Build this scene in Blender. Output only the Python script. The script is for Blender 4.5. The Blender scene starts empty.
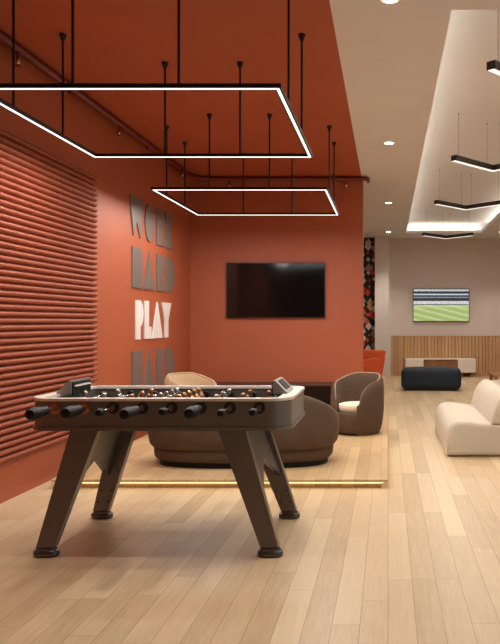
import bpy, bmesh, math, random
from math import sin, cos, pi, radians
from mathutils import Vector, Matrix

SC = bpy.context.scene
COL = SC.collection
random.seed(7)

# ------------------------------------------------------------------ camera, world, exposure
F = 735.0                     # focal length in pixels of the 500-wide frame
cam = bpy.data.cameras.new('camera')
cam.sensor_fit = 'HORIZONTAL'
cam.sensor_width = 36.0
cam.lens = 36.0 * F / 500.0
cam.shift_x = (250.0 - 388.0) / 500.0
cam.clip_end = 100
camo = bpy.data.objects.new('camera', cam)
COL.objects.link(camo)
camo.location = (0, 0, 1.35)
camo.rotation_euler = (pi / 2, 0, 0)
SC.camera = camo

w = bpy.data.worlds.new('world')
SC.world = w
w.use_nodes = True
w.node_tree.nodes['Background'].inputs[0].default_value = (1.0, 0.97, 0.93, 1)
w.node_tree.nodes['Background'].inputs[1].default_value = 0.32

SC.view_settings.view_transform = 'Standard'
SC.view_settings.look = 'None'
SC.view_settings.gamma = 1.0
SC.view_settings.use_curve_mapping = False
SC.view_settings.exposure = 1.0

E_FRAME = 1.3       # glow of the square pendants' diffusers
W_FRAME = 9.6      # light of each bar of a square pendant (watts)
E_CHEVRON = 0.4
W_CHEVRON = 6.5   # light of each arm of a chevron (watts)    # chevron pendants
E_COVE = 5.6       # cove strip
W_DOWN = 64.0      # recessed downlights (watts)
E_STEP = 0.6       # strip under the platform nosing

# ------------------------------------------------------------------ dimensions
H = 3.46           # ceiling height
XL = -2.88         # left wall
YB = 10.70         # red partition wall
YF = 18.50         # far wall
XR = 4.60          # right wall
Y0 = -2.5          # the floor and ceiling reach back behind the camera
PZ = 0.075         # platform height

# ------------------------------------------------------------------ helpers
def link(name, me, mats=None, parent=None):
    o = bpy.data.objects.new(name, me)
    COL.objects.link(o)
    if mats:
        for m in (mats if isinstance(mats, (list, tuple)) else [mats]):
            me.materials.append(m)
    if parent is not None:
        o.parent = parent
    return o

def obj(name, bm, mats=None, parent=None, smooth=False, angle=None):
    bmesh.ops.recalc_face_normals(bm, faces=bm.faces[:])
    me = bpy.data.meshes.new(name)
    bm.to_mesh(me)
    bm.free()
    if smooth:
        for p in me.polygons:
            p.use_smooth = True
        if angle:
            try:
                me.set_sharp_from_angle(angle=radians(angle))
            except Exception:
                pass
    return link(name, me, mats, parent)

def tag(o, label, cat, group=None):
    o['label'] = label
    o['category'] = cat
    if group:
        o['group'] = group
    return o

def struct(o):
    o['kind'] = 'structure'
    return o

def thing(name, label, cat, loc=(0, 0, 0), rz=0.0, group=None):
    o = bpy.data.objects.new(name, None)
    COL.objects.link(o)
    o.empty_display_size = 0.1
    o.location = loc
    o.rotation_euler = (0, 0, rz)
    return tag(o, label, cat, group)

def kids(o):
    return [c for c in COL.objects if c.parent is o]

def dup(o, loc, rz=None, label=None, parent=None):
    c = o.copy()
    COL.objects.link(c)
    if parent is not None:
        c.parent = parent
    elif loc is not None:
        c.location = loc
        if rz is not None:
            c.rotation_euler = (0, 0, rz)
    if label:
        c['label'] = label
    for ch in kids(o):
        dup(ch, None, parent=c)
    return c

def bx(bm, x0, x1, y0, y1, z0, z1, r=0.0, seg=2):
    t = bmesh.new()
    bmesh.ops.create_cube(t, size=1.0)
    for v in t.verts:
        v.co = Vector(((x0 + x1) / 2 + v.co.x * (x1 - x0), (y0 + y1) / 2 + v.co.y * (y1 - y0),
                       (z0 + z1) / 2 + v.co.z * (z1 - z0)))
    if r > 0:
        bmesh.ops.bevel(t, geom=t.edges[:], offset=r, segments=seg, profile=0.5, affect='EDGES', clamp_overlap=True)
    merge(bm, t)
    return bm

def merge(bm, t):
    me = bpy.data.meshes.new('tmp')
    t.to_mesh(me)
    t.free()
    bm.from_mesh(me)
    bpy.data.meshes.remove(me)

def B(*a, **k):
    return bx(bmesh.new(), *a, **k)

def loft(bm, rings, closed_ring=True, caps=True, closed_path=False):
    vs = [[bm.verts.new(p) for p in ring] for ring in rings]
    n = len(rings[0])
    m = len(vs)
    for i in range(m if closed_path else m - 1):
        a, b = vs[i], vs[(i + 1) % m]
        for j in range(n if closed_ring else n - 1):
            k = (j + 1) % n
            bm.faces.new((a[j], a[k], b[k], b[j]))
    if caps and closed_ring and not closed_path:
        bm.faces.new(list(reversed(vs[0])))
        bm.faces.new(vs[-1])
    return bm

def cyl(bm, p0, p1, r0, r1=None, seg=16, caps=True):
    p0, p1 = Vector(p0), Vector(p1)
    r1 = r0 if r1 is None else r1
    d = (p1 - p0).normalized()
    u = d.orthogonal().normalized()
    v = d.cross(u)
    rings = []
    for p, r in ((p0, r0), (p1, r1)):
        rings.append([p + (u * cos(2 * pi * k / seg) + v * sin(2 * pi * k / seg)) * r for k in range(seg)])
    return loft(bm, rings, caps=caps)

def lathe(bm, prof, origin=(0, 0, 0), axis='Z', seg=20):
    """prof: list of (radius, height)"""
    ox, oy, oz = origin
    rings = []
    for r, h in prof:
        ring = []
        for k in range(seg):
            a = 2 * pi * k / seg
            c, s = cos(a) * max(r, 1e-4), sin(a) * max(r, 1e-4)
            if axis == 'Z':
                ring.append((ox + c, oy + s, oz + h))
            elif axis == 'Y':
                ring.append((ox + c, oy + h, oz + s))
            else:
                ring.append((ox + h, oy + c, oz + s))
        rings.append(ring)
    return loft(bm, rings)

def tube(bm, pts, r, seg=10):
    pts = [Vector(p) for p in pts]
    rings = []
    up = None
    for i, p in enumerate(pts):
        d = (pts[min(i + 1, len(pts) - 1)] - pts[max(i - 1, 0)]).normalized()
        if up is None:
            up = d.orthogonal().normalized()
        u = (up - d * up.dot(d)).normalized()
        up = u
        v = d.cross(u)
        rings.append([p + (u * cos(2 * pi * k / seg) + v * sin(2 * pi * k / seg)) * r for k in range(seg)])
    return loft(bm, rings)

def rrect(wd, dp, r, z, n=8, cx=0, cy=0):
    pts = []
    for qx, qy, a0 in ((1, 1, 0), (-1, 1, 90), (-1, -1, 180), (1, -1, 270)):
        for k in range(n + 1):
            a = radians(a0 + 90 * k / n)
            pts.append((cx + qx * (wd / 2 - r) + r * cos(a), cy + qy * (dp / 2 - r) + r * sin(a), z))
    return pts

def prism(bm, pts2, t0, t1, plane='YZ'):
    """extrude a 2-D polygon; plane gives the two axes of pts2, t0..t1 runs along the third"""
    def P(a, b, t):
        return {'YZ': (t, a, b), 'XZ': (a, t, b), 'XY': (a, b, t)}[plane]
    lo = [bm.verts.new(P(a, b, t0)) for a, b in pts2]
    hi = [bm.verts.new(P(a, b, t1)) for a, b in pts2]
    n = len(pts2)
    for i in range(n):
        j = (i + 1) % n
        bm.faces.new((lo[i], lo[j], hi[j], hi[i]))
    bm.faces.new(list(reversed(lo)))
    bm.faces.new(hi)
    return bm

def superell(a, b, n, th):
    c, s = cos(th), sin(th)
    d = (abs(c) ** n / a ** n + abs(s) ** n / b ** n) ** (-1.0 / n)
    return d * c, d * s

def bevel(bm, r, seg=3, min_angle=30):
    ed = [e for e in bm.edges if len(e.link_faces) == 2 and e.calc_face_angle(0) > radians(min_angle)]
    bmesh.ops.bevel(bm, geom=ed, offset=r, segments=seg, profile=0.5, affect='EDGES', clamp_overlap=True)
    return bm

# ------------------------------------------------------------------ materials
class NT:
    def __init__(self, name):
        self.m = bpy.data.materials.new(name)
        self.m.use_nodes = True
        self.t = self.m.node_tree
        self.b = self.t.nodes['Principled BSDF']
    def n(self, kind, **kw):
        nd = self.t.nodes.new(kind)
        for k, v in kw.items():
            setattr(nd, k, v)
        return nd
    def l(self, a, b):
        self.t.links.new(a, b)
    def math(self, op, a, b=None, c=None):
        nd = self.n('ShaderNodeMath', operation=op)
        for i, x in enumerate((a, b, c)):
            if x is None:
                continue
            if isinstance(x, (int, float)):
                nd.inputs[i].default_value = x
            else:
                self.l(x, nd.inputs[i])
        return nd.outputs[0]
    def pos(self, kind='Object'):
        tc = self.n('ShaderNodeTexCoord')
        return tc.outputs[kind]
    def noise(self, vec, scale, detail=4, rough=0.5, sc=(1, 1, 1)):
        mp = self.n('ShaderNodeMapping')
        mp.inputs['Scale'].default_value = sc
        self.l(vec, mp.inputs[0])
        nz = self.n('ShaderNodeTexNoise')
        nz.inputs['Scale'].default_value = scale
        nz.inputs['Detail'].default_value = detail
        nz.inputs['Roughness'].default_value = rough
        self.l(mp.outputs[0], nz.inputs['Vector'])
        return nz.outputs['Fac']
    def ramp(self, fac, stops):
        r = self.n('ShaderNodeValToRGB')
        e = r.color_ramp.elements
        while len(e) < len(stops):
            e.new(0.5)
        for i, (p, c) in enumerate(stops):
            e[i].position = p
            e[i].color = tuple(c) + (1,)
        self.l(fac, r.inputs[0])
        return r.outputs[0]
    def mix(self, fac, a, b, mode='MIX'):
        nd = self.n('ShaderNodeMix', data_type='RGBA', blend_type=mode)
        for i, x in ((0, fac), (6, a), (7, b)):
            if isinstance(x, (int, float)):
                nd.inputs[i].default_value = x
            elif isinstance(x, tuple):
                nd.inputs[i].default_value = x + (1,)
            else:
                self.l(x, nd.inputs[i])
        return nd.outputs[2]
    def bump(self, h, strength=0.2, dist=0.01):
        bp = self.n('ShaderNodeBump')
        bp.inputs['Strength'].default_value = strength
        bp.inputs['Distance'].default_value = dist
        self.l(h, bp.inputs['Height'])
        self.l(bp.outputs[0], self.b.inputs['Normal'])

def s2l(c):
    return tuple(((x / 255) / 12.92 if x / 255 <= 0.04045 else ((x / 255 + 0.055) / 1.055) ** 2.4) for x in c)

def plain(name, rgb, rough=0.6, metal=0.0, var=0.06, scale=6.0, bump=0.0, bscale=200.0, sheen=0.0, spec=None, coat=0.0):
    t = NT(name)
    c = s2l(rgb)
    p = t.pos()
    f = t.noise(p, scale, 3)
    lo = tuple(x * (1 - var) for x in c)
    hi = tuple(min(1, x * (1 + var)) for x in c)
    t.l(t.ramp(f, [(0.3, lo), (0.7, hi)]), t.b.inputs['Base Color'])
    t.b.inputs['Roughness'].default_value = rough
    t.b.inputs['Metallic'].default_value = metal
    if spec is not None:
        t.b.inputs['Specular IOR Level'].default_value = spec
    if sheen:
        t.b.inputs['Sheen Weight'].default_value = sheen
        t.b.inputs['Sheen Roughness'].default_value = 0.4
        t.b.inputs['Sheen Tint'].default_value = tuple(min(1, x * 2.5 + .1) for x in c) + (1,)
    if coat:
        t.b.inputs['Coat Weight'].default_value = coat
        t.b.inputs['Coat Roughness'].default_value = 0.1
    if bump:
        t.bump(t.noise(p, bscale, 2), bump, 0.004)
    return t.m

def glow(name, rgb, strength):
    t = NT(name)
    t.b.inputs['Base Color'].default_value = (0.8, 0.8, 0.8, 1)
    t.b.inputs['Emission Color'].default_value = tuple(rgb) + (1,)
    t.b.inputs['Emission Strength'].default_value = strength
    return t.m

def planks(name, width, length, stops, rough=0.34, along='Y', gap=0.0016, seed=0.0):
    t = NT(name)
    sp = t.n('ShaderNodeSeparateXYZ')
    t.l(t.pos(), sp.inputs[0])
    X, Y = (sp.outputs[0], sp.outputs[1]) if along == 'Y' else (sp.outputs[1], sp.outputs[0])
    u = t.math('DIVIDE', t.math('ADD', X, 50.0 + seed), width)
    row = t.math('FLOOR', u)
    wn = t.n('ShaderNodeTexWhiteNoise', noise_dimensions='1D')
    t.l(row, wn.inputs['W'])
    v = t.math('ADD', t.math('DIVIDE', t.math('ADD', Y, 50.0), length), t.math('MULTIPLY', wn.outputs['Value'], 7.31))
    cellv = t.math('FLOOR', v)
    cb = t.n('ShaderNodeCombineXYZ')
    t.l(row, cb.inputs[0]); t.l(cellv, cb.inputs[1])
    wn2 = t.n('ShaderNodeTexWhiteNoise', noise_dimensions='2D')
    t.l(cb.outputs[0], wn2.inputs['Vector'])
    rnd = wn2.outputs['Value']
    # grain runs along the board and is different on every board
    cg = t.n('ShaderNodeCombineXYZ')
    t.l(t.math('ADD', X, t.math('MULTIPLY', rnd, 13.0)), cg.inputs[0])
    t.l(Y, cg.inputs[1])
    t.l(t.math('MULTIPLY', rnd, 31.0), cg.inputs[2])
    g1 = t.noise(cg.outputs[0], 3.0, 5, 0.6, (14, 1.1, 1))
    g2 = t.noise(cg.outputs[0], 9.0, 3, 0.6, (22, 0.8, 1))
    tone = t.math('ADD', t.math('ADD', .09, t.math('MULTIPLY', rnd, 0.34)), t.math('MULTIPLY', g1, 0.48))
    tone = t.math('ADD', tone, t.math('MULTIPLY', t.math('SUBTRACT', g2, 0.5), 0.25))
    col = t.ramp(tone, stops)
    fu = t.math('FRACT', u); fv = t.math('FRACT', v)
    du = t.math('MULTIPLY', t.math('MINIMUM', fu, t.math('SUBTRACT', 1.0, fu)), width)
    dv = t.math('MULTIPLY', t.math('MINIMUM', fv, t.math('SUBTRACT', 1.0, fv)), length)
    d = t.math('MINIMUM', du, dv)
    joint = t.math('LESS_THAN', d, gap)
    dark = tuple(x * 0.45 for x in stops[0][1])
    t.l(t.mix(t.math('MULTIPLY', joint, 0.7), col, dark), t.b.inputs['Base Color'])
    rr = t.math('ADD', rough - 0.06, t.math('MULTIPLY', g1, 0.14))
    t.l(rr, t.b.inputs['Roughness'])
    t.bump(t.math('SUBTRACT', t.math('MULTIPLY', g2, 0.15), joint), 0.25, 0.002)
    return t.m

M = {}
oak = [(0.25, s2l((180, 152, 116))), (0.5, s2l((201, 174, 137))), (0.78, s2l((215, 191, 155)))]
M['floor'] = planks('oak_floor', 0.125, 1.35, oak)
M['deck'] = planks('oak_deck', 0.105, 1.1, [(a, tuple(x * f for x, f in zip(c, (1.0, .93, .82)))) for a, c in oak], seed=3.3)
M['red'] = plain('terracotta_paint', (165, 84, 52), 0.55, var=0.04, scale=1.2)
M['rear'] = plain('dark_brown_wall_paint', (150, 134, 122), 0.8, var=0.03)
M['redceil'] = plain('terracotta_ceiling_paint', (164, 80, 48), 0.6, var=0.04, scale=1.2)
M['slats'] = plain('terracotta_rope_panel', (158, 78, 50), 0.5, var=0.06, scale=14)
M['white'] = plain('warm_white_plaster', (216, 212, 213), 0.8, var=0.02, scale=2)
M['greige'] = plain('greige_wall_paint', (212, 197, 190), 0.75, var=0.03, scale=1.5)
M['column'] = plain('pale_column_paint', (212, 202, 194), 0.75, var=0.02)
M['pipe'] = plain('dark_red_pipe_paint', (112, 34, 30), 0.35, var=0.05)
M['black'] = plain('black_metal', (24, 22, 21), 0.4, 0.3, var=0.1)
M['bronze'] = plain('dark_bronze_metal', (52, 42, 36), 0.45, 0.4, var=0.08)
M['led'] = glow('led_white', (1.0, 0.96, 0.90), E_FRAME)
M['chev'] = glow('chevron_led', (1.0, 0.97, 0.93), E_CHEVRON)
M['cove'] = glow('cove_led', (1.0, 0.96, 0.80), E_COVE)
M['step'] = glow('step_led', (1.0, 0.72, 0.30), E_STEP)
M['bulb'] = glow('downlight_lens', (1.0, 0.84, 0.6), 14.0)
M['chrome'] = plain('brushed_chrome', (205, 205, 205), 0.2, 1.0, var=0.03)
M['gun'] = plain('gunmetal_paint', (108, 101, 96), 0.36, 0.4, var=0.05, scale=3)
M['goal'] = plain('grey_goal_box', (150, 142, 134), 0.35, 0.3, var=0.03)
M['plate'] = plain('shaded_leg_plate', (84, 79, 76), 0.4, 0.4, var=0.05)  # darker than the legs, painting in the shade of the boxed interior
M['leg'] = plain('gunmetal_leg', (112, 104, 97), 0.38, 0.4, var=0.05, scale=3)
M['rim'] = plain('pale_satin_rim', (226, 219, 208), 0.3, 0.1, var=0.03)
M['rubber'] = plain('black_rubber', (11, 10, 10), 0.55, var=0.1, bump=0.05, spec=0.3)
M['foot'] = plain('dark_foot_metal', (92, 88, 90), 0.28, 0.8, var=0.05)
M['field'] = plain('grey_playing_field', (96, 88, 78), 0.5, var=0.05)
M['silver'] = plain('silver_figure', (165, 160, 154), 0.25, 0.9)
M['copper'] = plain('copper_figure', (160, 122, 86), 0.3, 0.9)
M['steel'] = plain('steel_rod', (190, 186, 180), 0.2, 1.0, var=0.02)
M['brass_and_reflection'] = plain('dark_copper_and_reflection', (150, 98, 58), 0.35, 0.9)  # real metal on collars and deflectors; a painted reflection on the left-hand bearings
M['velvet'] = plain('brown_velvet', (84, 62, 45), 0.8, var=0.12, scale=9, sheen=0.1, bump=0.1, bscale=260)
M['beige'] = plain('beige_velvet', (188, 158, 124), 0.8, var=0.08, scale=9, sheen=0.3)
M['piping'] = plain('pale_piping', (170, 140, 108), 0.7, sheen=0.3)
M['cream'] = plain('cream_seat_fabric', (226, 212, 188), 0.85, var=0.03, bump=0.1, bscale=300)
M['boucle'] = plain('ivory_boucle', (200, 187, 168), 0.9, var=0.04, scale=40, bump=0.3, bscale=180)
M['teal'] = plain('dark_teal_velvet', (15, 33, 45), 0.75, var=0.25, scale=7, sheen=0.6)
M['orange'] = plain('orange_fabric', (198, 80, 32), 0.8, var=0.05, sheen=0.2)
M['darkwood'] = plain('dark_red_brown_wood', (70, 38, 28), 0.45, var=0.12)
M['wood'] = planks('walnut_top', 0.09, 1.5, [(0.25, s2l((128, 84, 48))), (0.5, s2l((156, 106, 64))), (0.78, s2l((180, 130, 84)))], rough=0.45, along='X')
M['slatwood'] = planks('oak_slats', 0.0425, 3.0, [(0.25, s2l((178, 136, 96))), (0.5, s2l((200, 156, 112))), (0.78, s2l((214, 172, 128)))], rough=0.5, along='Y')
M['lacquer'] = plain('white_lacquer', (236, 224, 212), 0.35, var=0.01)
M['grey_letter'] = plain('grey_letter_face', (122, 110, 103), 0.45, 0.2, var=0.04)
M['white_letter'] = plain('white_letter_face', (230, 223, 217), 0.5, var=0.02)
M['screen'] = plain('black_screen_glass', (10, 9, 9), 0.08, var=0.0)
M['tvframe'] = plain('black_tv_frame', (16, 15, 15), 0.4, var=0.05)

def wallpaper():
    t = NT('dark_patterned_wallpaper')
    p = t.pos()
    mp = t.n('ShaderNodeMapping'); t.l(p, mp.inputs[0])
    mp.inputs['Scale'].default_value = (1, 0.001, 0.8)
    vo = t.n('ShaderNodeTexVoronoi', distance='MANHATTAN'); vo.inputs['Scale'].default_value = 7.5
    vo.inputs['Randomness'].default_value = 0.7
    t.l(mp.outputs[0], vo.inputs['Vector'])
    sp = t.n('ShaderNodeSeparateColor'); t.l(vo.outputs['Color'], sp.inputs[0])
    col = t.ramp(sp.outputs[0], [(0.0, s2l((206, 66, 40))), (0.3, s2l((214, 198, 186))), (0.55, s2l((160, 140, 134))), (0.75, s2l((176, 46, 34))), (0.9, s2l((196, 150, 90)))])
    for e in t.t.nodes:
        if e.bl_idname == 'ShaderNodeValToRGB':
            e.color_ramp.interpolation = 'CONSTANT'
    f = t.math('LESS_THAN', vo.outputs['Distance'], 0.74)
    f2 = t.math('LESS_THAN', t.math('ABSOLUTE', t.math('SUBTRACT', vo.outputs['Distance'], 0.2)), 0.02)
    c = t.mix(f, s2l((18, 14, 14)), col)
    c = t.mix(f2, c, s2l((30, 24, 24)))
    t.l(c, t.b.inputs['Base Color'])
    t.b.inputs['Roughness'].default_value = 0.6
    return t.m
M['wallpaper'] = wallpaper()

def stadium():
    """the football broadcast on the far screen (object z: 0 = bottom, 1 = top; x: 0..1.74)"""
    t = NT('football_broadcast')
    p = t.pos()
    sp = t.n('ShaderNodeSeparateXYZ'); t.l(p, sp.inputs[0])
    x, z = sp.outputs[0], sp.outputs[2]
    grain = t.noise(p, 34.0, 4, 0.7, (1, 1, 3.2))
    zz = t.math('ADD', z, t.math('MULTIPLY', t.math('SUBTRACT', grain, 0.5), 0.025))
    band = t.ramp(zz, [(0.0, (0.38, 0.47, 0.14)), (0.42, (0.50, 0.58, 0.26)), (0.505, (0.02, 0.025, 0.04)),
                       (0.53, (0.75, 0.72, 0.72)), (0.63, (0.03, 0.03, 0.04)), (0.73, (0.30, 0.36, 0.42)),
                       (0.76, (0.04, 0.05, 0.08)), (0.82, (0.70, 0.74, 0.76)), (0.86, (0.02, 0.03, 0.05)), (0.94, (0.6, 0.66, 0.68))])
    for e in t.t.nodes:
        if e.bl_idname == 'ShaderNodeValToRGB':
            e.color_ramp.interpolation = 'CONSTANT'
    crowd = t.ramp(grain, [(0.35, (0.25, 0.25, 0.3)), (0.65, (1.5, 1.5, 1.5))])
    up = t.math('GREATER_THAN', zz, 0.505)
    c_up = t.mix(1.0, band, crowd, 'MULTIPLY')
    stripe = t.math('SINE', t.math('MULTIPLY', t.math('ADD', t.math('MULTIPLY', x, 0.25), z), 34.0))
    lines = t.math('GREATER_THAN', stripe, 0.93)
    gcol = t.mix(t.math('MULTIPLY', t.math('GREATER_THAN', stripe, -0.2), 0.35), band, (0.58, 0.66, 0.34))
    gcol = t.mix(t.math('MULTIPLY', lines, 0.5), gcol, (0.85, 0.9, 0.7))
    dots = t.n('ShaderNodeTexVoronoi'); dots.inputs['Scale'].default_value = 9.0
    t.l(p, dots.inputs['Vector'])
    pl = t.math('MULTIPLY', t.math('LESS_THAN', dots.outputs['Distance'], 0.10), t.math('GREATER_THAN', z, 0.25))
    gcol = t.mix(pl, gcol, (0.9, 0.3, 0.25))
    col = t.mix(up, gcol, c_up)
    t.b.inputs['Base Color'].default_value = (0.02, 0.02, 0.02, 1)
    t.b.inputs['Roughness'].default_value = 0.2
    t.l(col, t.b.inputs['Emission Color'])
    t.b.inputs['Emission Strength'].default_value = 0.48
    return t.m
M['stadium'] = stadium()

# ================================================================== THE SETTING
struct(obj('floor', B(XL - .15, XR + .15, Y0, YF + .2, -0.12, 0.0), M['floor']))
struct(obj('wall_left', B(XL - .15, XL, Y0, YB + .2, 0, H + .12), M['red']))
struct(obj('wall_back', B(XL, -0.364, YB, YB + .2, 0, H), M['red']))
struct(obj('wall_far', B(XL - .15, XR + .15, YF, YF + .15, 0, H + .12), M['greige']))
struct(obj('wall_rear', B(XL - .15, XR + .15, Y0 - .15, Y0, 0, H + .12), M['rear']))
struct(obj('wall_right', B(XR, XR + .15, 5.5, YF, 0, H + .12), M['greige']))
struct(obj('wall_left', B(XL - .15, XL, YB + .2, YF, 0, H + .12), M['greige']))
# patterned wallpaper and the pale pilaster beside it, at the far end
struct(obj('trim_1', B(-2.85, -0.322, 18.42, YF, 0, H), M['wallpaper']))
struct(obj('trim_2', B(-0.325, 0.02, 18.10, YF, 0, H, r=.006), M['column']))
struct(obj('trim_3', B(0.02, 0.07, 18.44, YF, 0, H), M['column']))
# slatted oak wainscot of the far wall
bm = bmesh.new()
bx(bm, 0.07, XR, 18.475, YF, 0.09, 1.0)
k = 0.085
xx = 0.075
while xx < XR - .08:
    bx(bm, xx, xx + .062, 18.445, 18.48, 0.09, 0.985)
    xx += k
bx(bm, 0.07, XR, 18.44, YF, 0.985, 1.0)
struct(obj('trim_4', bm, M['slatwood']))
struct(obj('baseboard_far', B(0.07, XR, 18.44, YF, 0, 0.09), M['slatwood']))

# ceilings: red over the games corner, pale plaster elsewhere with a lit recess
struct(obj('ceiling', B(XL, -0.385, Y0, YB, H, H + .12), M['redceil']))
CX0, CX1, CY0, CY1 = 0.43, 2.20, 4.97, 17.40
bm = bmesh.new()
bx(bm, -0.385, CX0, Y0, YF, H, H + .06)
bx(bm, CX1, XR, Y0, YF, H, H + .06)
bx(bm, CX0, CX1, Y0, CY0, H, H + .06)
bx(bm, CX0, CX1, CY1, YF, H, H + .06)
bx(bm, XL, -0.385, YB, YF, H, H + .06)
G, T = 0.32, 0.24        # setback and height of the recess
bx(bm, CX0 - G - .05, CX1 + G + .05, CY0 - G - .05, CY1 + G + .05, H + T, H + T + .05)
bx(bm, CX0 - G - .05, CX0 - G, CY0 - G, CY1 + G, H + .06, H + T)
bx(bm, CX1 + G, CX1 + G + .05, CY0 - G, CY1 + G, H + .06, H + T)
bx(bm, CX0 - G, CX1 + G, CY0 - G - .05, CY0 - G, H + .06, H + T)
bx(bm, CX0 - G, CX1 + G, CY1 + G, CY1 + G + .05, H + .06, H + T)
ceil_w = struct(obj('ceiling', bm, M['white']))
bm = bmesh.new()
z0, z1 = H + .062, H + .082
bx(bm, CX0 - .26, CX0 - .22, CY0, CY1, z0, z1)
bx(bm, CX1 + .22, CX1 + .26, CY0, CY1, z0, z1)
bx(bm, CX0, CX1, CY0 - .26, CY0 - .22, z0, z1)
bx(bm, CX0, CX1, CY1 + .22, CY1 + .26, z0, z1)
obj('cove_strip', bm, M['cove'], ceil_w)

# raised oak platform with a lit nosing
PX0, PX1, PY0 = -2.73, -0.004, 5.95
bm = bmesh.new()
bx(bm, PX0 + .02, PX1 - .05, PY0 + .05, 18.10, 0, PZ - .022)
plat = struct(obj('platform', bm, M['deck']))
obj('deck_boards', B(PX0, PX1, PY0, 18.095, PZ - .022, PZ, r=.003), M['deck'], plat)
bm = bmesh.new()
bx(bm, PX0 + .03, PX1 - .05, PY0 + .034, PY0 + .05, PZ - .040, PZ - .023)
bx(bm, PX1 - .05, PX1 - .034, PY0 + .05, 18.08, PZ - .040, PZ - .023)
obj('led_strip', bm, M['step'], plat)

# ================================================================== terracotta rope panel on the left wall
def rope_panel():
    y0, y1, zb, pitch, nr = 4.6, 7.175, 0.304, 0.0515, 48
    prof = [(-0.5, 0.0), (-0.42, .08), (-0.37, .52), (-0.22, .88), (0.0, 1.0), (0.2, .90), (0.35, .55), (0.41, .08)]
    ny = 520
    dy = (y1 - y0) / ny
    verts, faces = [], []
    rows = nr * len(prof) + 1
    for r in range(rows):
        k, q = divmod(r, len(prof))
        dz, h = prof[q] if r < rows - 1 else (-0.5, 0.0)
        z = zb + (k + 0.5 + dz) * pitch
        for i in range(ny + 1):
            y = y0 + i * dy
            ph = (y + (dz * pitch) * 1.1) / 0.0396
            tw = (ph - math.floor(ph))
            tooth = 0.62 if tw < 0.28 else 1.0
            x = XL + 0.003 + 0.050 * h * tooth
            verts.append((x, y, z))
    n = ny + 1
    for r in range(rows - 1):
        for i in range(ny):
            a = r * n + i
            faces.append((a, a + 1, a + n + 1, a + n))
    # closed sides and back
    base = len(verts)
    for r in range(rows):
        verts.append((XL + .001, y1, verts[r * n + ny][2]))
    for r in range(rows - 1):
        faces.append((r * n + ny, base + r, base + r + 1, (r + 1) * n + ny))
    me = bpy.data.meshes.new('wall_panel')
    me.from_pydata(verts, [], faces)
    me.update()
    for p in me.polygons:
        p.use_smooth = True
    return link('wall_panel', me, M['slats'])
tag(rope_panel(), 'terracotta wall panel of stacked horizontal twisted ropes on the left wall', 'wall panel')

# ================================================================== letters on the left wall
def arc(cx, cy, rx, ry, a0, a1, n=10):
    return [(cx + rx * cos(radians(a0 + (a1 - a0) * k / n)), cy + ry * sin(radians(a0 + (a1 - a0) * k / n))) for k in range(n + 1)]
GLYPH = {
    'W': [(0, 1), (.26, 0.02), (.5, .40), (.76, 0), (1, 1)],
    'O': arc(.5, .5, .5, .5, 0, 345, 23),
    'R': [(0, 0), (0, 1)] + [(.35, 1)] + arc(.35, .72, .65, .28, 80, -50, 8) + [(.72, .44), (.72, .38), (1, 0)],
    'K': [(0, 0), (0, 1), (1, 1), (.68, .52), (1, 0)],
    'H': [(0, 0), (0, 1), (1, 1), (1, 0)],
    'A': [(0, 0), (.5, 1), (1, 0)],
    'D': [(0, 0), (0, 1), (.25, 1)] + arc(.25, .5, .75, .5, 80, -80, 12) + [(.25, 0)],
    'P': [(0, 0), (0, 1), (.5, 1)] + arc(.5, .66, .5, .34, 80, -60, 9) + [(.6, .33), (.6, 0)],
    'L': [(0, 0), (0, 1), (.62, 1), (.62, .32), (1, .32), (1, 0)],
    'Y': [(0, 1), (1, 1), (.68, .5), (.68, 0), (.33, 0), (.33, .5)],
}
WORDS = [
    ('WORK', 2.315, 2.775, [(8.17, 8.66), (8.69, 9.05), (9.12, 9.44), (9.49, 9.81)], 'grey_letter', 'grey', 'WORK at the top of the lettering'),
    ('HARD', 1.740, 2.200, [(8.25, 8.60), (8.64, 9.05), (9.13, 9.43), (9.49, 9.91)], 'grey_letter', 'grey', 'HARD between WORK and PLAY'),
    ('PLAY', 1.150, 1.600, [(8.37, 8.64), (8.675, 8.93), (8.95, 9.39), (9.33, 9.76)], 'white_letter', 'white', 'PLAY above the football table'),
    ('HARD', 0.560, 1.020, [(8.25, 8.60), (8.64, 9.05), (9.13, 9.43), (9.49, 9.91)], 'grey_letter', 'grey', 'HARD lowest on the wall under PLAY'),
]
for word, z0, z1, ys, mk, cname, where in WORDS:
    for ch, (a, b) in zip(word, ys):
        pts = [((a + .01 + u * (b - a) * .93) * .998, z0 + v * (z1 - z0)) for u, v in GLYPH[ch]]
        o = obj('wall_letter', prism(bmesh.new(), pts, XL, XL + .016, 'YZ'), M[mk])
        tag(o, '%s block letter %s of the word %s' % (cname, ch, where), 'letter', 'letters on the terracotta wall')

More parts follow.
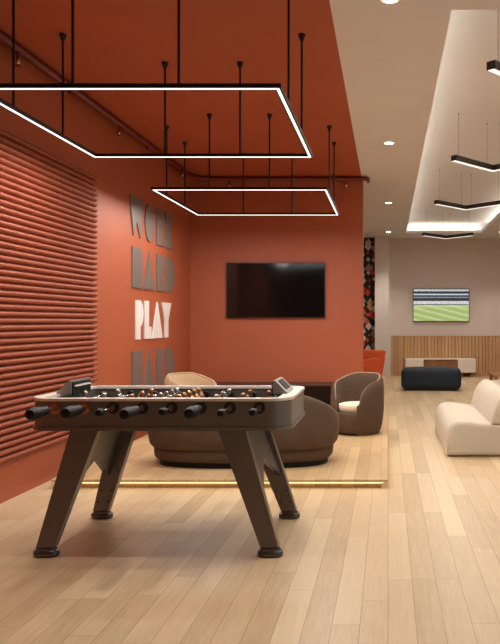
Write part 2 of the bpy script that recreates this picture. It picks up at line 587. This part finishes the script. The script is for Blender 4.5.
# ================================================================== red pipe with glass sprinkler bulbs
def red_pipe():
    x, y, z, r = XL + .08, YB - .08, 3.42, 0.030
    pts = [(x, 4.2, z), (x, y - .32, z)]
    pts += [(x + .3 - .3 * cos(radians(a)), y - .3 + .3 * sin(radians(a)), z) for a in range(10, 91, 10)]
    pts += [(-.36, y, z)]
    pts += [(-.36 + .07 * sin(radians(a)), y + .07 - .07 * cos(radians(a)), z) for a in range(15, 91, 15)]
    pts += [(-.29, YB + .12, z)]
    p = obj('sprinkler_pipe', tube(bmesh.new(), pts, r, 14), M['pipe'], None, True)
    tag(p, 'dark red pipe running along the ceiling edge of the terracotta walls', 'pipe')
    spots = [(x, 5.56), (x, 7.65), (x + .04, 9.85), (-2.29, y), (-.606, y)]
    for sx, sy in spots:
        h = obj('sprinkler_head', lathe(bmesh.new(), [(.018, z - .025), (.018, z - .05), (.011, z - .052), (.011, z - .075)], (sx, sy, 0)), M['pipe'], p, True, 40)
        obj('glass_bulb', lathe(bmesh.new(), [(.006, z - .072), (.016, z - .082), (.016, z - .115), (.006, z - .125)], (sx, sy, 0)), M['chrome'], h, True)
        obj('deflector', lathe(bmesh.new(), [(.003, z - .124), (.022, z - .129), (.022, z - .134), (.003, z - .136)], (sx, sy, 0)), M['brass_and_reflection'], h)
    for bxp, byp in ((x, 6.6), (x, 8.75)):
        obj('bracket', B(XL, bxp + .01, byp - .012, byp + .012, z - .012, z + .012), M['pipe'], p)
    for bxp in (-1.9, -1.2):
        obj('bracket', B(bxp - .012, bxp + .012, y - .01, YB, z - .012, z + .012), M['pipe'], p)
red_pipe()

# ================================================================== square LED pendants
ZF = 2.687
def lamp_bar(parent, loc, rz, wx, wy, watts, colour):
    ld = bpy.data.lights.new('led_lamp', 'AREA')
    ld.shape = 'RECTANGLE'
    ld.size, ld.size_y = wx, wy
    ld.energy = watts
    ld.color = colour
    lo = bpy.data.objects.new('lamp', ld)
    COL.objects.link(lo)
    lo.parent = parent
    lo.location = loc
    lo.rotation_euler = (0, 0, rz)
    return lo
def square_pendant(label):
    t = thing('square_pendant_light', label, 'pendant light', (0, 0, 0), 0, 'square pendant lights')
    a, wd, th = 0.895, 0.040, 0.029
    bm = bmesh.new()
    def ring(o, i, z0, z1):
        rings = [[(s * o, q * o, z0) for s, q in ((1, 1), (-1, 1), (-1, -1), (1, -1))],
                 [(s * o, q * o, z1) for s, q in ((1, 1), (-1, 1), (-1, -1), (1, -1))],
                 [(s * i, q * i, z1) for s, q in ((1, 1), (-1, 1), (-1, -1), (1, -1))],
                 [(s * i, q * i, z0) for s, q in ((1, 1), (-1, 1), (-1, -1), (1, -1))]]
        loft(bm, rings, closed_path=True)
    ring(a, a - wd, 0.004, th)
    obj('frame', bm, M['black'], t)
    bm = bmesh.new()
    ring(a - .0135, a - wd + .0115, 0.0015, 0.0045)
    obj('led_diffuser', bm, M['led'], t)
    c = a - wd / 2
    for k in range(4):
        lamp_bar(t, (c * cos(k * pi / 2), c * sin(k * pi / 2), -.001), k * pi / 2, .022, 2 * c, W_FRAME, (1.0, .97, .92))
    for px, py in ((-.305, -c), (.305, -c), (-.305, c), (.305, c), (-c, -.425), (-c, .285), (c, -.42), (c, .29)):
        top = H - ZF
        rod = obj('suspension_rod', cyl(bmesh.new(), (px, py, th), (px, py, top - .01), .0085, seg=10), M['black'], t, True, 40)
        obj('ceiling_cup', lathe(bmesh.new(), [(.010, top - .055), (.012, top - .045), (.027, top - .012), (.027, top)], (px, py, 0), seg=14), M['black'], rod, True, 40)
    return t
sq = square_pendant('nearer and larger looking black square LED pendant above the football table')
sq.location = (-1.507, 5.10, ZF)
dup(sq, (-1.507, 8.335, ZF), None, 'farther black square LED pendant hanging over the lounge before the black screen')

# ================================================================== recessed downlights, seen and added
def downlight(y, label, x=0.012):
    t = thing('recessed_downlight', label, 'ceiling light', (x, y, H), 0, 'recessed downlights')
    obj('trim_ring', lathe(bmesh.new(), [(.050, -.001), (.052, -.006), (.064, -.006), (.068, -.001), (.068, .0)], seg=28), M['lacquer'], t, True, 40)
    obj('lens', lathe(bmesh.new(), [(.001, -.004), (.050, -.004), (.050, -.0005), (.001, -.0005)], seg=28), M['bulb'], t)
    ld = bpy.data.lights.new('downlight_lamp', 'SPOT')
    ld.energy = W_DOWN
    ld.color = (1.0, 0.91, 0.80)
    ld.spot_size = radians(100)
    ld.spot_blend = 0.8
    ld.shadow_soft_size = 0.05
    lo = bpy.data.objects.new('lamp', ld)
    COL.objects.link(lo)
    lo.parent = t
    lo.location = (0, 0, -.03)
    return t
downlight(4.80, 'nearest recessed downlight, cut by the top edge of the photo')
downlight(8.66, 'second recessed downlight from the camera in the pale ceiling')
downlight(13.0, 'third recessed downlight from the camera, beside the lit recess')
downlight(17.2, 'farthest recessed downlight, close to the patterned wallpaper')

downlight(0.75, 'unseen fill downlight added overhead, behind the camera')  # added lamp out of view, put in to light the front floor
for yy, wh in ((0.75, 'behind the camera'), (4.80, 'nearest'), (8.66, 'second'), (13.0, 'third'), (17.2, 'farthest')):  # added row of lamps out of view, put in to light the right side
    downlight(yy, 'unseen fill downlight added on the right of the lit recess, %s' % wh, 2.66)

# ================================================================== chevron pendants under the lit recess
ZC = 1.35 + 1.80
def chevron(label):
    t = thing('chevron_pendant_light', label, 'pendant light', (0, 0, 0), 0, 'chevron pendant lights')
    hw, dp, wd, th = 0.515, 0.56, 0.075, 0.065
    def band(z0, z1, w_, bm):
        s = w_ / 2
        k = math.hypot(hw, dp)
        nx, ny = dp / k * s, hw / k * s
        m = s * k / hw
        pts = [(-hw - nx, ny), (-hw + nx, -ny), (0, dp - m), (hw - nx, -ny), (hw + nx, ny), (0, dp + m)]
        return prism(bm, pts, z0, z1, 'XY')
    obj('body', band(0.004, th, wd, bmesh.new()), M['bronze'], t)
    obj('led_diffuser', band(0.0, 0.0045, wd - .022, bmesh.new()), M['chev'], t)
    for sx in (-1, 1):
        lamp_bar(t, (sx * hw / 2, dp / 2, -.001), sx * math.atan2(hw, dp), wd - .02, math.hypot(hw, dp) * .95, W_CHEVRON, (1.0, .97, .93))
    for f in (-.88, -.15, .15, .88):
        px, py = f * hw, dp * (1 - abs(f))
        top = H + T - ZC
        c = obj('suspension_cable', cyl(bmesh.new(), (px, py, th), (px, py, top), .0016, seg=6), M['bronze'], t)
        obj('ceiling_cup', lathe(bmesh.new(), [(.004, top - .012), (.009, top - .003), (.009, top)], (px, py, 0), seg=10), M['bronze'], c)
    return t
ch = chevron('nearest chevron pendant, only its left tip inside the right edge of the photo')
ch.location = (1.250, 5.25, ZC)
dup(ch, (1.250, 8.22, ZC), None, 'second nearest chevron pendant, its right arm cut by the photo edge')
dup(ch, (1.250, 11.25, ZC), None, 'third chevron pendant from the camera, under the lit ceiling recess')
dup(ch, (1.250, 15.35, ZC), None, 'farthest and smallest chevron pendant, above the football broadcast screen')

# ================================================================== football table
def foosball():
    CXT, CYT = -1.325, 4.655
    t = thing('football_table', 'gunmetal football table with black handles standing on four splayed legs', 'football table', (CXT, CYT, 0))
    Wd, Dp, R = 1.516, 0.85, 0.135
    ZB, ZT = 0.724, 0.894
    iw, idp = 1.37, 0.77
    def band(bm, ow, od, orr, iw_, id_, irr, z0, z1):
        rings = [rrect(ow, od, orr, z0), rrect(ow, od, orr, z1), rrect(iw_, id_, irr, z1), rrect(iw_, id_, irr, z0)]
        return loft(bm, rings, closed_path=True)
    cab = obj('cabinet', bevel(band(bmesh.new(), Wd, Dp, R, iw, idp, .02, ZB + .02, ZT), .003, 1, 60), M['gun'], t, True, 35)
    obj('bottom_trim', bevel(loft(bmesh.new(), [rrect(Wd + .018, Dp + .018, R + .009, ZB), rrect(Wd + .018, Dp + .018, R + .009, ZB + .02)]), .006, 2, 60), M['gun'], t, True, 35)
    obj('top_rim', bevel(band(bmesh.new(), Wd + .012, Dp + .012, R + .006, iw - .006, idp - .012, .02, ZT, ZT + .016), .004, 2, 60), M['rim'], t, True, 35)
    obj('playing_field', B(-iw / 2, iw / 2, -idp / 2, idp / 2, ZB + .035, ZB + .05), M['field'], t)
    # goal boxes: wedges that stand on the end rims
    for s in (-1, 1):
        zz = ZT + .016
        prof = [(s * .62, zz), (s * .62, zz + .080), (s * .634, zz + .080), (s * .708, zz + .006), (s * .708, zz)]
        g = obj('goal_box', bevel(prism(bmesh.new(), prof, -.15, .15, 'XZ'), .004, 2, 25), M['goal'], t, True, 35)
        obj('goal_face', B(min(s * .612, s * .6205), max(s * .612, s * .6205), -.135, .135, zz - .012, zz + .068), M['rubber'], g)
        obj('scoring_bar', B(min(s * .603, s * .6125), max(s * .603, s * .6125), -.12, .12, zz + .040, zz + .050), M['rim'], g)
        # display panel lying on the sloping face
        ax, az, bx_, bz = .641, zz + .0745, .694, zz + .0212
        n = Vector((bz - az, 0, -(bx_ - ax))).normalized() * -1
        bm = bmesh.new()
        q = []
        for yy in (-.085, .085):
            q.append([(s * (p + n.x * o), yy, zq + n.z * o) for p, zq, o in ((ax, az, 0.0), (bx_, bz, 0.0), (bx_, bz, .004), (ax, az, .004))])
        loft(bm, q)
        obj('score_panel', bm, M['rubber'], g)
    # legs with feet
    def leg(sx, sy):
        bm = bmesh.new()
        rings = []
        for z, xa, xb, yc, th in ((ZB, .358 if sx < 0 else .334, .522 if sx < 0 else .494, .348, .066), (.055, .592, .696, .408, .058)):
            rings.append([(sx * xa, sy * yc - th / 2, z), (sx * xb, sy * yc - th / 2, z), (sx * xb, sy * yc + th / 2, z), (sx * xa, sy * yc + th / 2, z)])
        loft(bm, rings)
        bevel(bm, .006, 2)
        l = obj('leg', bm, M['leg'], t, True, 35)
        fx, fy = sx * .646, sy * .412
        bm = bmesh.new()
        prof = [(.80, 0), (.96, .006), (1.0, .018), (.96, .032), (.85, .037), (.80, .037), (.78, .050)]
        rings = [[(fx + p[0] * q, fy + p[1] * q, z) for p in [superell(.074, .045, 2.6, 2 * pi * k / 28) for k in range(28)]] for q, z in prof]
        loft(bm, rings)
        obj('foot', bm, M['foot'], l, True, 40)
        if sy > 0:
            for z in (.12, .20, .33, .46, .58):
                f = (ZB - z) / (ZB - .055)
                for off in ((.2, .8) if z < .3 else (.82 if sx > 0 else .2,)):
                    xa = .346 + f * .246; xb = .508 + f * .188
                    px = sx * (xa + (xb - xa) * off); py = sy * (.348 + f * .06) - .034
                    obj('rivet', lathe(bmesh.new(), [(.0035, 0.0), (.006, .003), (.006, .008)], (px, py - .004, z), 'Y', 8), M['rubber'], l)
    for sx in (-1, 1):
        for sy in (-1, 1):
            leg(sx, sy)
        # plate between front and rear leg, cut in an inverted V
        def xc(z):
            f = (ZB - z) / (ZB - .055)
            return sx * ((.462 if sx < 0 else .440) + f * (.205 if sx < 0 else .232))
        def P(y, z, o):
            return (xc(z) + o, y, z)
        cut = [(-.345, ZB), (-.385, .29), (0, .49), (.385, .29), (.345, ZB)]
        bm = bmesh.new()
        rings = [[P(y, z, -.016) for y, z in cut], [P(y, z, .016) for y, z in cut]]
        loft(bm, rings)
        bm.faces.ensure_lookup_table()
        bmesh.ops.triangulate(bm, faces=[f for f in bm.faces if len(f.verts) > 4])
        obj('leg_plate', bm, M['plate'], t)
    # rods
    zr = 0.855
    figure = None
    men = {0: 1, 1: 2, 2: 3, 3: 5, 4: 5, 5: 3, 6: 2, 7: 1}
    spacing = {1: 0, 2: .24, 3: .185, 5: .115}
    def make_figure(mat, parent, px, py, tilt):
        bm = bmesh.new()
        lathe(bm, [(.004, .052), (.011, .046), (.014, .036), (.012, .026), (.007, .020)], seg=10)             # head
        prof = [(.010, .022, .011), (.019, .016, .011), (.021, .004, .012), (.016, -.020, .011), (.011, -.045, .009), (.010, -.060, .008), (.013, -.072, .013), (.013, -.082, .014)]
        loft(bm, [[(a * cos(2 * pi * k / 10), b * sin(2 * pi * k / 10), z) for k in range(10)] for a, z, b in [(p[0], p[1], p[2]) for p in prof]])
        for v in bm.verts:
            x, y, z = v.co.x, v.co.y, v.co.z
            # figures face along the table; x is the kicking direction
            v.co = Vector((y * cos(tilt) + z * sin(tilt), x, z * cos(tilt) - y * sin(tilt)))
            v.co = v.co * 1.25 + Vector((px, py, zr))
        obj('player_figure', bm, mat, parent, True, 50)
    for i in range(8):
        px = (i - 3.5) * .1680 - .003
        mine = i in (0, 1, 3, 5)
        s = -1 if mine else 1                      # the end that carries the grip
        slide = (-.025, .03, .0, -.02, .03, .02, -.03, .0)[i]
        rod = obj('rod', cyl(bmesh.new(), (px, -.61 + slide, zr), (px, .61 + slide, zr), .0085, seg=12), M['steel'], t, True, 40)
        ye = s * .515 + slide
        g = [(.010, 0), (.017, .004), (.018, .016), (.0165, .03), (.0195, .055), (.023, .085), (.0225, .115), (.017, .130), (.004, .134)]
        obj('handle', lathe(bmesh.new(), [(r * 1.5 if h > .001 else r, s * h * 1.45) for r, h in g], (px, ye, zr), 'Y', 18), M['rubber'], rod, True, 50)
        yo = -s * .60 + slide
        obj('end_cap', lathe(bmesh.new(), [(.013, 0.0), (.021, -s * .006), (.023, -s * .034), (.016, -s * .050), (.003, -s * .052)], (px, yo, zr), 'Y', 14), M['rubber'], rod, True, 50)
        for q in (-1, 1):
            ring = obj('bearing', lathe(bmesh.new(), [(.034, 0), (.034, q * .006), (.021, q * .010), (.019, q * .022), (.012, q * .023)], (px, q * Dp / 2, zr), 'Y', 20), M['brass_and_reflection'] if i < 2 else M['rubber'], rod, True, 40)  # left-hand bearings take copper to paint in the wall's reflection
            obj('bearing_collar', lathe(bmesh.new(), [(.0095, 0), (.015, q * .001), (.015, q * .012), (.0095, q * .013)], (px, q * (Dp / 2 + .022), zr), 'Y', 14), M['brass_and_reflection'], rod, True, 40)
            obj('bumper', lathe(bmesh.new(), [(.010, 0), (.026, .003), (.029, .02), (.026, .036), (.010, .04)], (px, (q * .32 - .02) + slide, zr), 'Y', 14), M['rubber'], rod, True, 40)
        n = men[i]
        mat = M['silver'] if mine else M['copper']
        tilt = (.2, -.4, .5, .3, -.5, .6, .4, -.3)[i]
        for k in range(n):
            make_figure(mat, rod, px, (k - (n - 1) / 2) * spacing[n] + slide, tilt)
foosball()

# ================================================================== tub seating
def tub(name, label, cat, a, b, n, h_fn, seat_z, thick, opening, mats, group=None, tier=False, base_in=.05, closed_low=0.0):
    """local -Y is the front; a, b half width and half depth; heights are above the base"""
    t = thing(name, label, cat, group=group)
    fab, edge, seat_m, plinth = mats
    N = 72
    z_low = closed_low
    def section(th, scale=1.0, top=None):
        h = h_fn(th) if top is None else top
        ox, oy = superell(a, b, n, th)
        L = math.hypot(ox, oy)
        ux, uy = ox / L, oy / L
        prof = [(0.055 if not tier else .045, z_low), (0.02, z_low + .03 if tier else z_low + .10), (0.0, z_low + .14 if tier else z_low + .26), (0.0, max(h - .13, z_low + .16)), (.006, h - .05), (.024, h - .014), (thick * .5, h), (thick - .022, h - .014),
                (thick, h - .055), (thick + .015, max(h - .2, seat_z - .02)), (thick + .02, seat_z - .04), (thick + .02, z_low)]
        mid = thick * .5
        out = []
        for off, z in prof:
            off = mid + (off - mid) * scale
            zc = z_low + (z - z_low) * (1 - (1 - scale) * .10)
            out.append((ux * (L - off), uy * (L - off), zc))
        return out
    angs = []
    a0, a1 = -pi / 2 + opening, 1.5 * pi - opening
    rings = []
    for sc, d in ((.25, -.045), (.62, -.036), (.88, -.018)):
        rings.append(section(a0 + d / a, sc))
    for k in range(N + 1):
        rings.append(section(a0 + (a1 - a0) * k / N))
    for sc, d in ((.88, .018), (.62, .036), (.25, .045)):
        rings.append(section(a1 + d / a, sc))
    obj('back_shell', loft(bmesh.new(), rings), fab, t, True, 60)
    # piping along the crest
    pts = []
    for k in range(N + 1):
        th = a0 + (a1 - a0) * k / N
        s = section(th)
        pts.append(Vector(s[7]) + Vector((0, 0, .003)))
    obj('piping', tube(bmesh.new(), pts, .0065, 8), edge, t, True)
    def solid(nm, prof, mat, inset=0.0):
        rr = []
        for off, z in prof:
            rr.append([(lambda p: (p[0], p[1], z))(superell(a - off - inset, b - off - inset, n, 2 * pi * k / 64)) for k in range(64)])
        return obj(nm, loft(bmesh.new(), rr), mat, t, True, 40)
    ti = thick + .012
    solid('seat_base', [(.05, base_in * .5), (.03, base_in * .5 + .03), (.028, seat_z - .13), (.04, seat_z - .10), (.06, seat_z - .095)] if not tier else
          [(.085, .05), (.062, .075), (.055, .12), (.055, .165), (.06, .172), (.09, seat_z - .10)], fab)
    solid('seat_cushion', [(.03, seat_z - .095), (.012, seat_z - .07), (.006, seat_z - .04), (.02, seat_z - .012), (.06, seat_z)], seat_m, ti - .01 if True else 0)
    solid('plinth', [(.07, 0), (.07, base_in * .5 + .01)] if not tier else [(.105, 0), (.105, .055)], plinth)
    return t

def sm(x, a, b):
    x = min(1, max(0, (x - a) / (b - a)))
    return x * x * (3 - 2 * x)

def ang_from_back(th):
    d = (th - pi / 2 + pi) % (2 * pi) - pi
    return abs(d)

vel = (M['velvet'], M['piping'], M['cream'], M['rubber'])
# loveseat with its back to the camera
lv = tub('loveseat', 'wide brown velvet curved loveseat seen from behind, behind the football table', 'sofa', .865, .47, 2.7,
         lambda th: .655 - .20 * sm(ang_from_back(th), radians(52), radians(95)), .36, .15, radians(62),
         (M['velvet'], M['velvet'], M['cream'], M['rubber']), tier=True, closed_low=.165)
lv.location = (-1.312, 6.75, PZ)
lv.rotation_euler = (0, 0, pi)

hf = lambda th: .685 - .09 * sm(ang_from_back(th), radians(25), radians(115)) - .24 * (1 - math.sqrt(max(0, 1 - min(1, max(0, (ang_from_back(th) - radians(98)) / radians(43))) ** 2)))
ar = tub('armchair', 'brown velvet tub armchair with cream seat beside the right platform edge', 'armchair', .305, .305, 2.0, hf, .345, .07, radians(40), vel)
ar.location = (-.352, 8.47, PZ)
ar.rotation_euler = (0, 0, radians(-31))
al = tub('armchair', 'beige tub armchair by the lettered wall, only its rounded back top showing over the table', 'armchair', .305, .305, 2.0, hf, .345, .07, radians(43), (M['beige'], M['piping'], M['cream'], M['rubber']))
al.location = (-2.25, 8.42, PZ)
al.rotation_euler = (0, 0, radians(52))

# ================================================================== low console under the black screen
c = thing('low_console', 'dark brown low open console against the red wall, behind the loveseat', 'console', (-1.63, 10.47, PZ))
L, D = .85, .20
bm = bmesh.new()
obj('top_board', B(-L, L, -D, D, .375, .405, r=.004), M['darkwood'], c)
obj('bottom_board', B(-L, L, -D, D, .05, .08, r=.003), M['darkwood'], c)
obj('back_board', B(-L, L, D - .015, D, .08, .375), M['darkwood'], c)
for s in (-L, -L / 3 - .0125, L / 3 - .0125, L - .025):
    obj('upright', B(s, s + .025, -D, D - .015, .08, .375), M['darkwood'], c)
obj('plinth', B(-L + .04, L - .04, -D + .05, D - .03, 0, .05), M['black'], c)

# ================================================================== screens
def screen(name, label, x0, x1, z0, z1, y, smat, cat='television'):
    t = thing(name, label, cat, ((x0 + x1) / 2, y, z0))
    hw, hh = (x1 - x0) / 2, z1 - z0
    obj('housing', B(-hw, hw, -.045, -.012, 0, hh, r=.004), M['tvframe'], t)
    obj('wall_bracket', B(-.2, .2, -.014, 0, hh * .3, hh * .7), M['black'], t)
    s = obj('screen', B(-hw + .012, hw - .012, -.0475, -.044, .014, hh - .012), smat, t)
    bm = bmesh.new()
    return t, hw, hh
screen('wall_screen', 'large switched-off black screen mounted on the red back wall', -2.345, -.910, 1.408, 2.212, YB, M['screen'])
t = thing('wall_screen', 'screen showing a green football pitch on the far greige wall', 'television', (1.334, YF, 1.365))
hw, hh = .706, .815
obj('housing', B(-hw, hw, -.06, -.02, 0, hh, r=.004), M['tvframe'], t)
obj('wall_bracket', B(-.2, .2, -.022, 0, hh * .3, hh * .7), M['black'], t)
bm = bmesh.new()
k = hh - .026
bx(bm, 0, (2 * hw - .024) / k, -.01, 0, 0, 1)
s = obj('screen', bm, M['stadium'], t)
s.scale = (k, .3, k)
s.location = (-hw + .012, -.0595, .013)

# ================================================================== far lounge
# orange armchair
oc = thing('armchair', 'orange armchair half hidden behind the red wall edge', 'armchair', (-.60, 13.9, PZ), radians(-52))
def slanted(x0, x1, prof, r):
    return bevel(prism(bmesh.new(), prof, x0, x1, 'YZ'), r, 3)
obj('seat_cushion', B(-.26, .26, -.36, .16, .26, .42, r=.04, seg=3), M['orange'], oc, True, 50)
obj('base_frame', B(-.34, .34, -.34, .30, .12, .27, r=.02), M['orange'], oc, True, 50)
obj('backrest', slanted(-.36, .36, [(.15, .22), (.30, .20), (.43, .72), (.36, .745), (.27, .70)], .03), M['orange'], oc, True, 50)
for s in (-1, 1):
    obj('armrest', bevel(prism(bmesh.new(), [(-.36, .12), (.28, .12), (.385, .60), (.30, .615), (-.37, .53), (-.40, .48)], min(s * .27, s * .40), max(s * .27, s * .40), 'YZ'), .03, 3), M['orange'], oc, True, 50)
    for q in (-.28, .24):
        obj('leg', cyl(bmesh.new(), (s * .28, q, 0), (s * .26, q, .13), .013, .02, 10), M['darkwood'], oc, True, 40)

# teal ottoman
def soft_box(wd, dp, z0, z1, r, puff=.02, nx=10):
    bm = B(-wd / 2, wd / 2, -dp / 2, dp / 2, z0, z1, r=r, seg=5)
    bmesh.ops.subdivide_edges(bm, edges=[e for e in bm.edges if e.calc_length() > .12], cuts=5, use_grid_fill=True)
    for v in bm.verts:
        x, y, z = v.co
        fx, fy = 1 - (2 * x / wd) ** 2, 1 - (2 * y / dp) ** 2
        fz = 1 - (2 * (z - (z0 + z1) / 2) / (z1 - z0)) ** 2
        v.co.z += puff * fx * fy * (1 if z > (z0 + z1) / 2 else 0)
        v.co.x += .5 * puff * fz * (1 if x > 0 else -1) * max(fy, 0)
        v.co.y += .5 * puff * fz * (1 if y > 0 else -1) * max(fx, 0)
    return bm
ot = thing('ottoman', 'dark teal velvet rectangular ottoman before the white media console', 'ottoman', (.866, 14.70, 0), radians(-4))
obj('upholstered_body', soft_box(1.17, .66, .03, .43, .085, .03), M['teal'], ot, True)
obj('base_board', B(-.5, .5, -.26, .26, 0, .05), M['black'], ot)

# white media console
mc = thing('media_console', 'white media console with brown wooden middle section below the football screen', 'console', (1.29, 18.21, 0))
hw = .86
obj('middle_section', B(-.42, .42, -.20, .225, .125, .43), M['wood'], mc)
for s in (-1, 1):
    u = obj('side_cabinet', B(min(s * .42, s * hw), max(s * .42, s * hw), -.22, .225, .11, .445, r=.004), M['lacquer'], mc)
    obj('door', B(min(s * .43, s * (hw - .01)), max(s * .43, s * (hw - .01)), -.235, -.22, .12, .435, r=.002), M['lacquer'], u)
    bm = bmesh.new()
    lx = s * .63
    bx(bm, lx - .11, lx - .08, -.15, .15, 0, .11); bx(bm, lx + .08, lx + .11, -.15, .15, 0, .11); bx(bm, lx - .08, lx + .08, -.15, .15, 0, .02)
    obj('leg_frame', bm, M['wood'], mc)
obj('top_board', B(-.42, .42, -.22, .225, .43, .445), M['lacquer'], mc)

# ivory boucle sofa
def lounge(label, ln):
    t = thing('sofa', label, 'sofa')
    seat = [(.0, .008), (.0, .20), (.012, .28), (.05, .335), (.11, .358), (.20, .358), (.34, .338), (.50, .325), (.93, .325), (.93, .008)]
    def body(prof, r, ins=.0):
        bm = bmesh.new()
        n = len(prof)
        cx = sum(p[0] for p in prof) / n; cz = sum(p[1] for p in prof) / n
        rings = []
        e = .05
        for k in range(6):
            a = pi / 2 * k / 5
            off = e * (1 - sin(a)); y = e * (1 - cos(a))
            rings.append((off, y))
        rr = [(o, y) for o, y in rings] + [(0, ln * f) for f in (.25, .5, .75)] + [(o, ln - y) for o, y in reversed(rings)]
        out = []
        for o, y in rr:
            ring = []
            for x, z in prof:
                d = math.hypot(x - cx, z - cz)
                kx = max(0, 1 - o / max(abs(x - cx), .05)) if abs(x - cx) > .02 else 1
                kz = max(0, 1 - o / max(abs(z - cz), .05)) if abs(z - cz) > .02 else 1
                ring.append((cx + (x - cx) * kx, y, cz + (z - cz) * kz))
            out.append(ring)
        return loft(bm, out)
    obj('seat', body(seat, .05), M['boucle'], t, True, 60)
    back = [(.44, .318), (.455, .40), (.485, .50), (.53, .585), (.585, .632), (.645, .642), (.71, .612), (.77, .54), (.82, .44), (.86, .318)]
    obj('backrest', body(back, .05), M['boucle'], t, True, 60)
    obj('plinth', B(.06, .87, .08, ln - .08, 0, .02), M['black'], t)
    return t
s1 = lounge('ivory boucle sofa with low back, nearest seat on the right', 1.82)
s1.location = (.587, 7.34, 0)
pf = thing('pouf', 'ivory rounded pouf behind the low sofa, cut by the right edge', 'pouf', (1.96, 11.05, 0))
obj('upholstered_body', soft_box(.92, .92, .02, .445, .09, .025), M['boucle'], pf, True)
obj('base_board', B(-.36, .36, -.36, .36, 0, .03), M['black'], pf)

# wooden coffee table further back
ct = thing('coffee_table', 'low brown wooden table behind the ivory sofas at the right edge', 'table', (2.40, 13.75, 0))
obj('tabletop', B(-.48, .48, -.35, .35, .355, .395, r=.006), M['wood'], ct)
for sx in (-1, 1):
    for sy in (-1, 1):
        obj('leg', B(sx * .43 - .03, sx * .43 + .03, sy * .30 - .03, sy * .30 + .03, 0, .355, r=.004), M['wood'], ct)
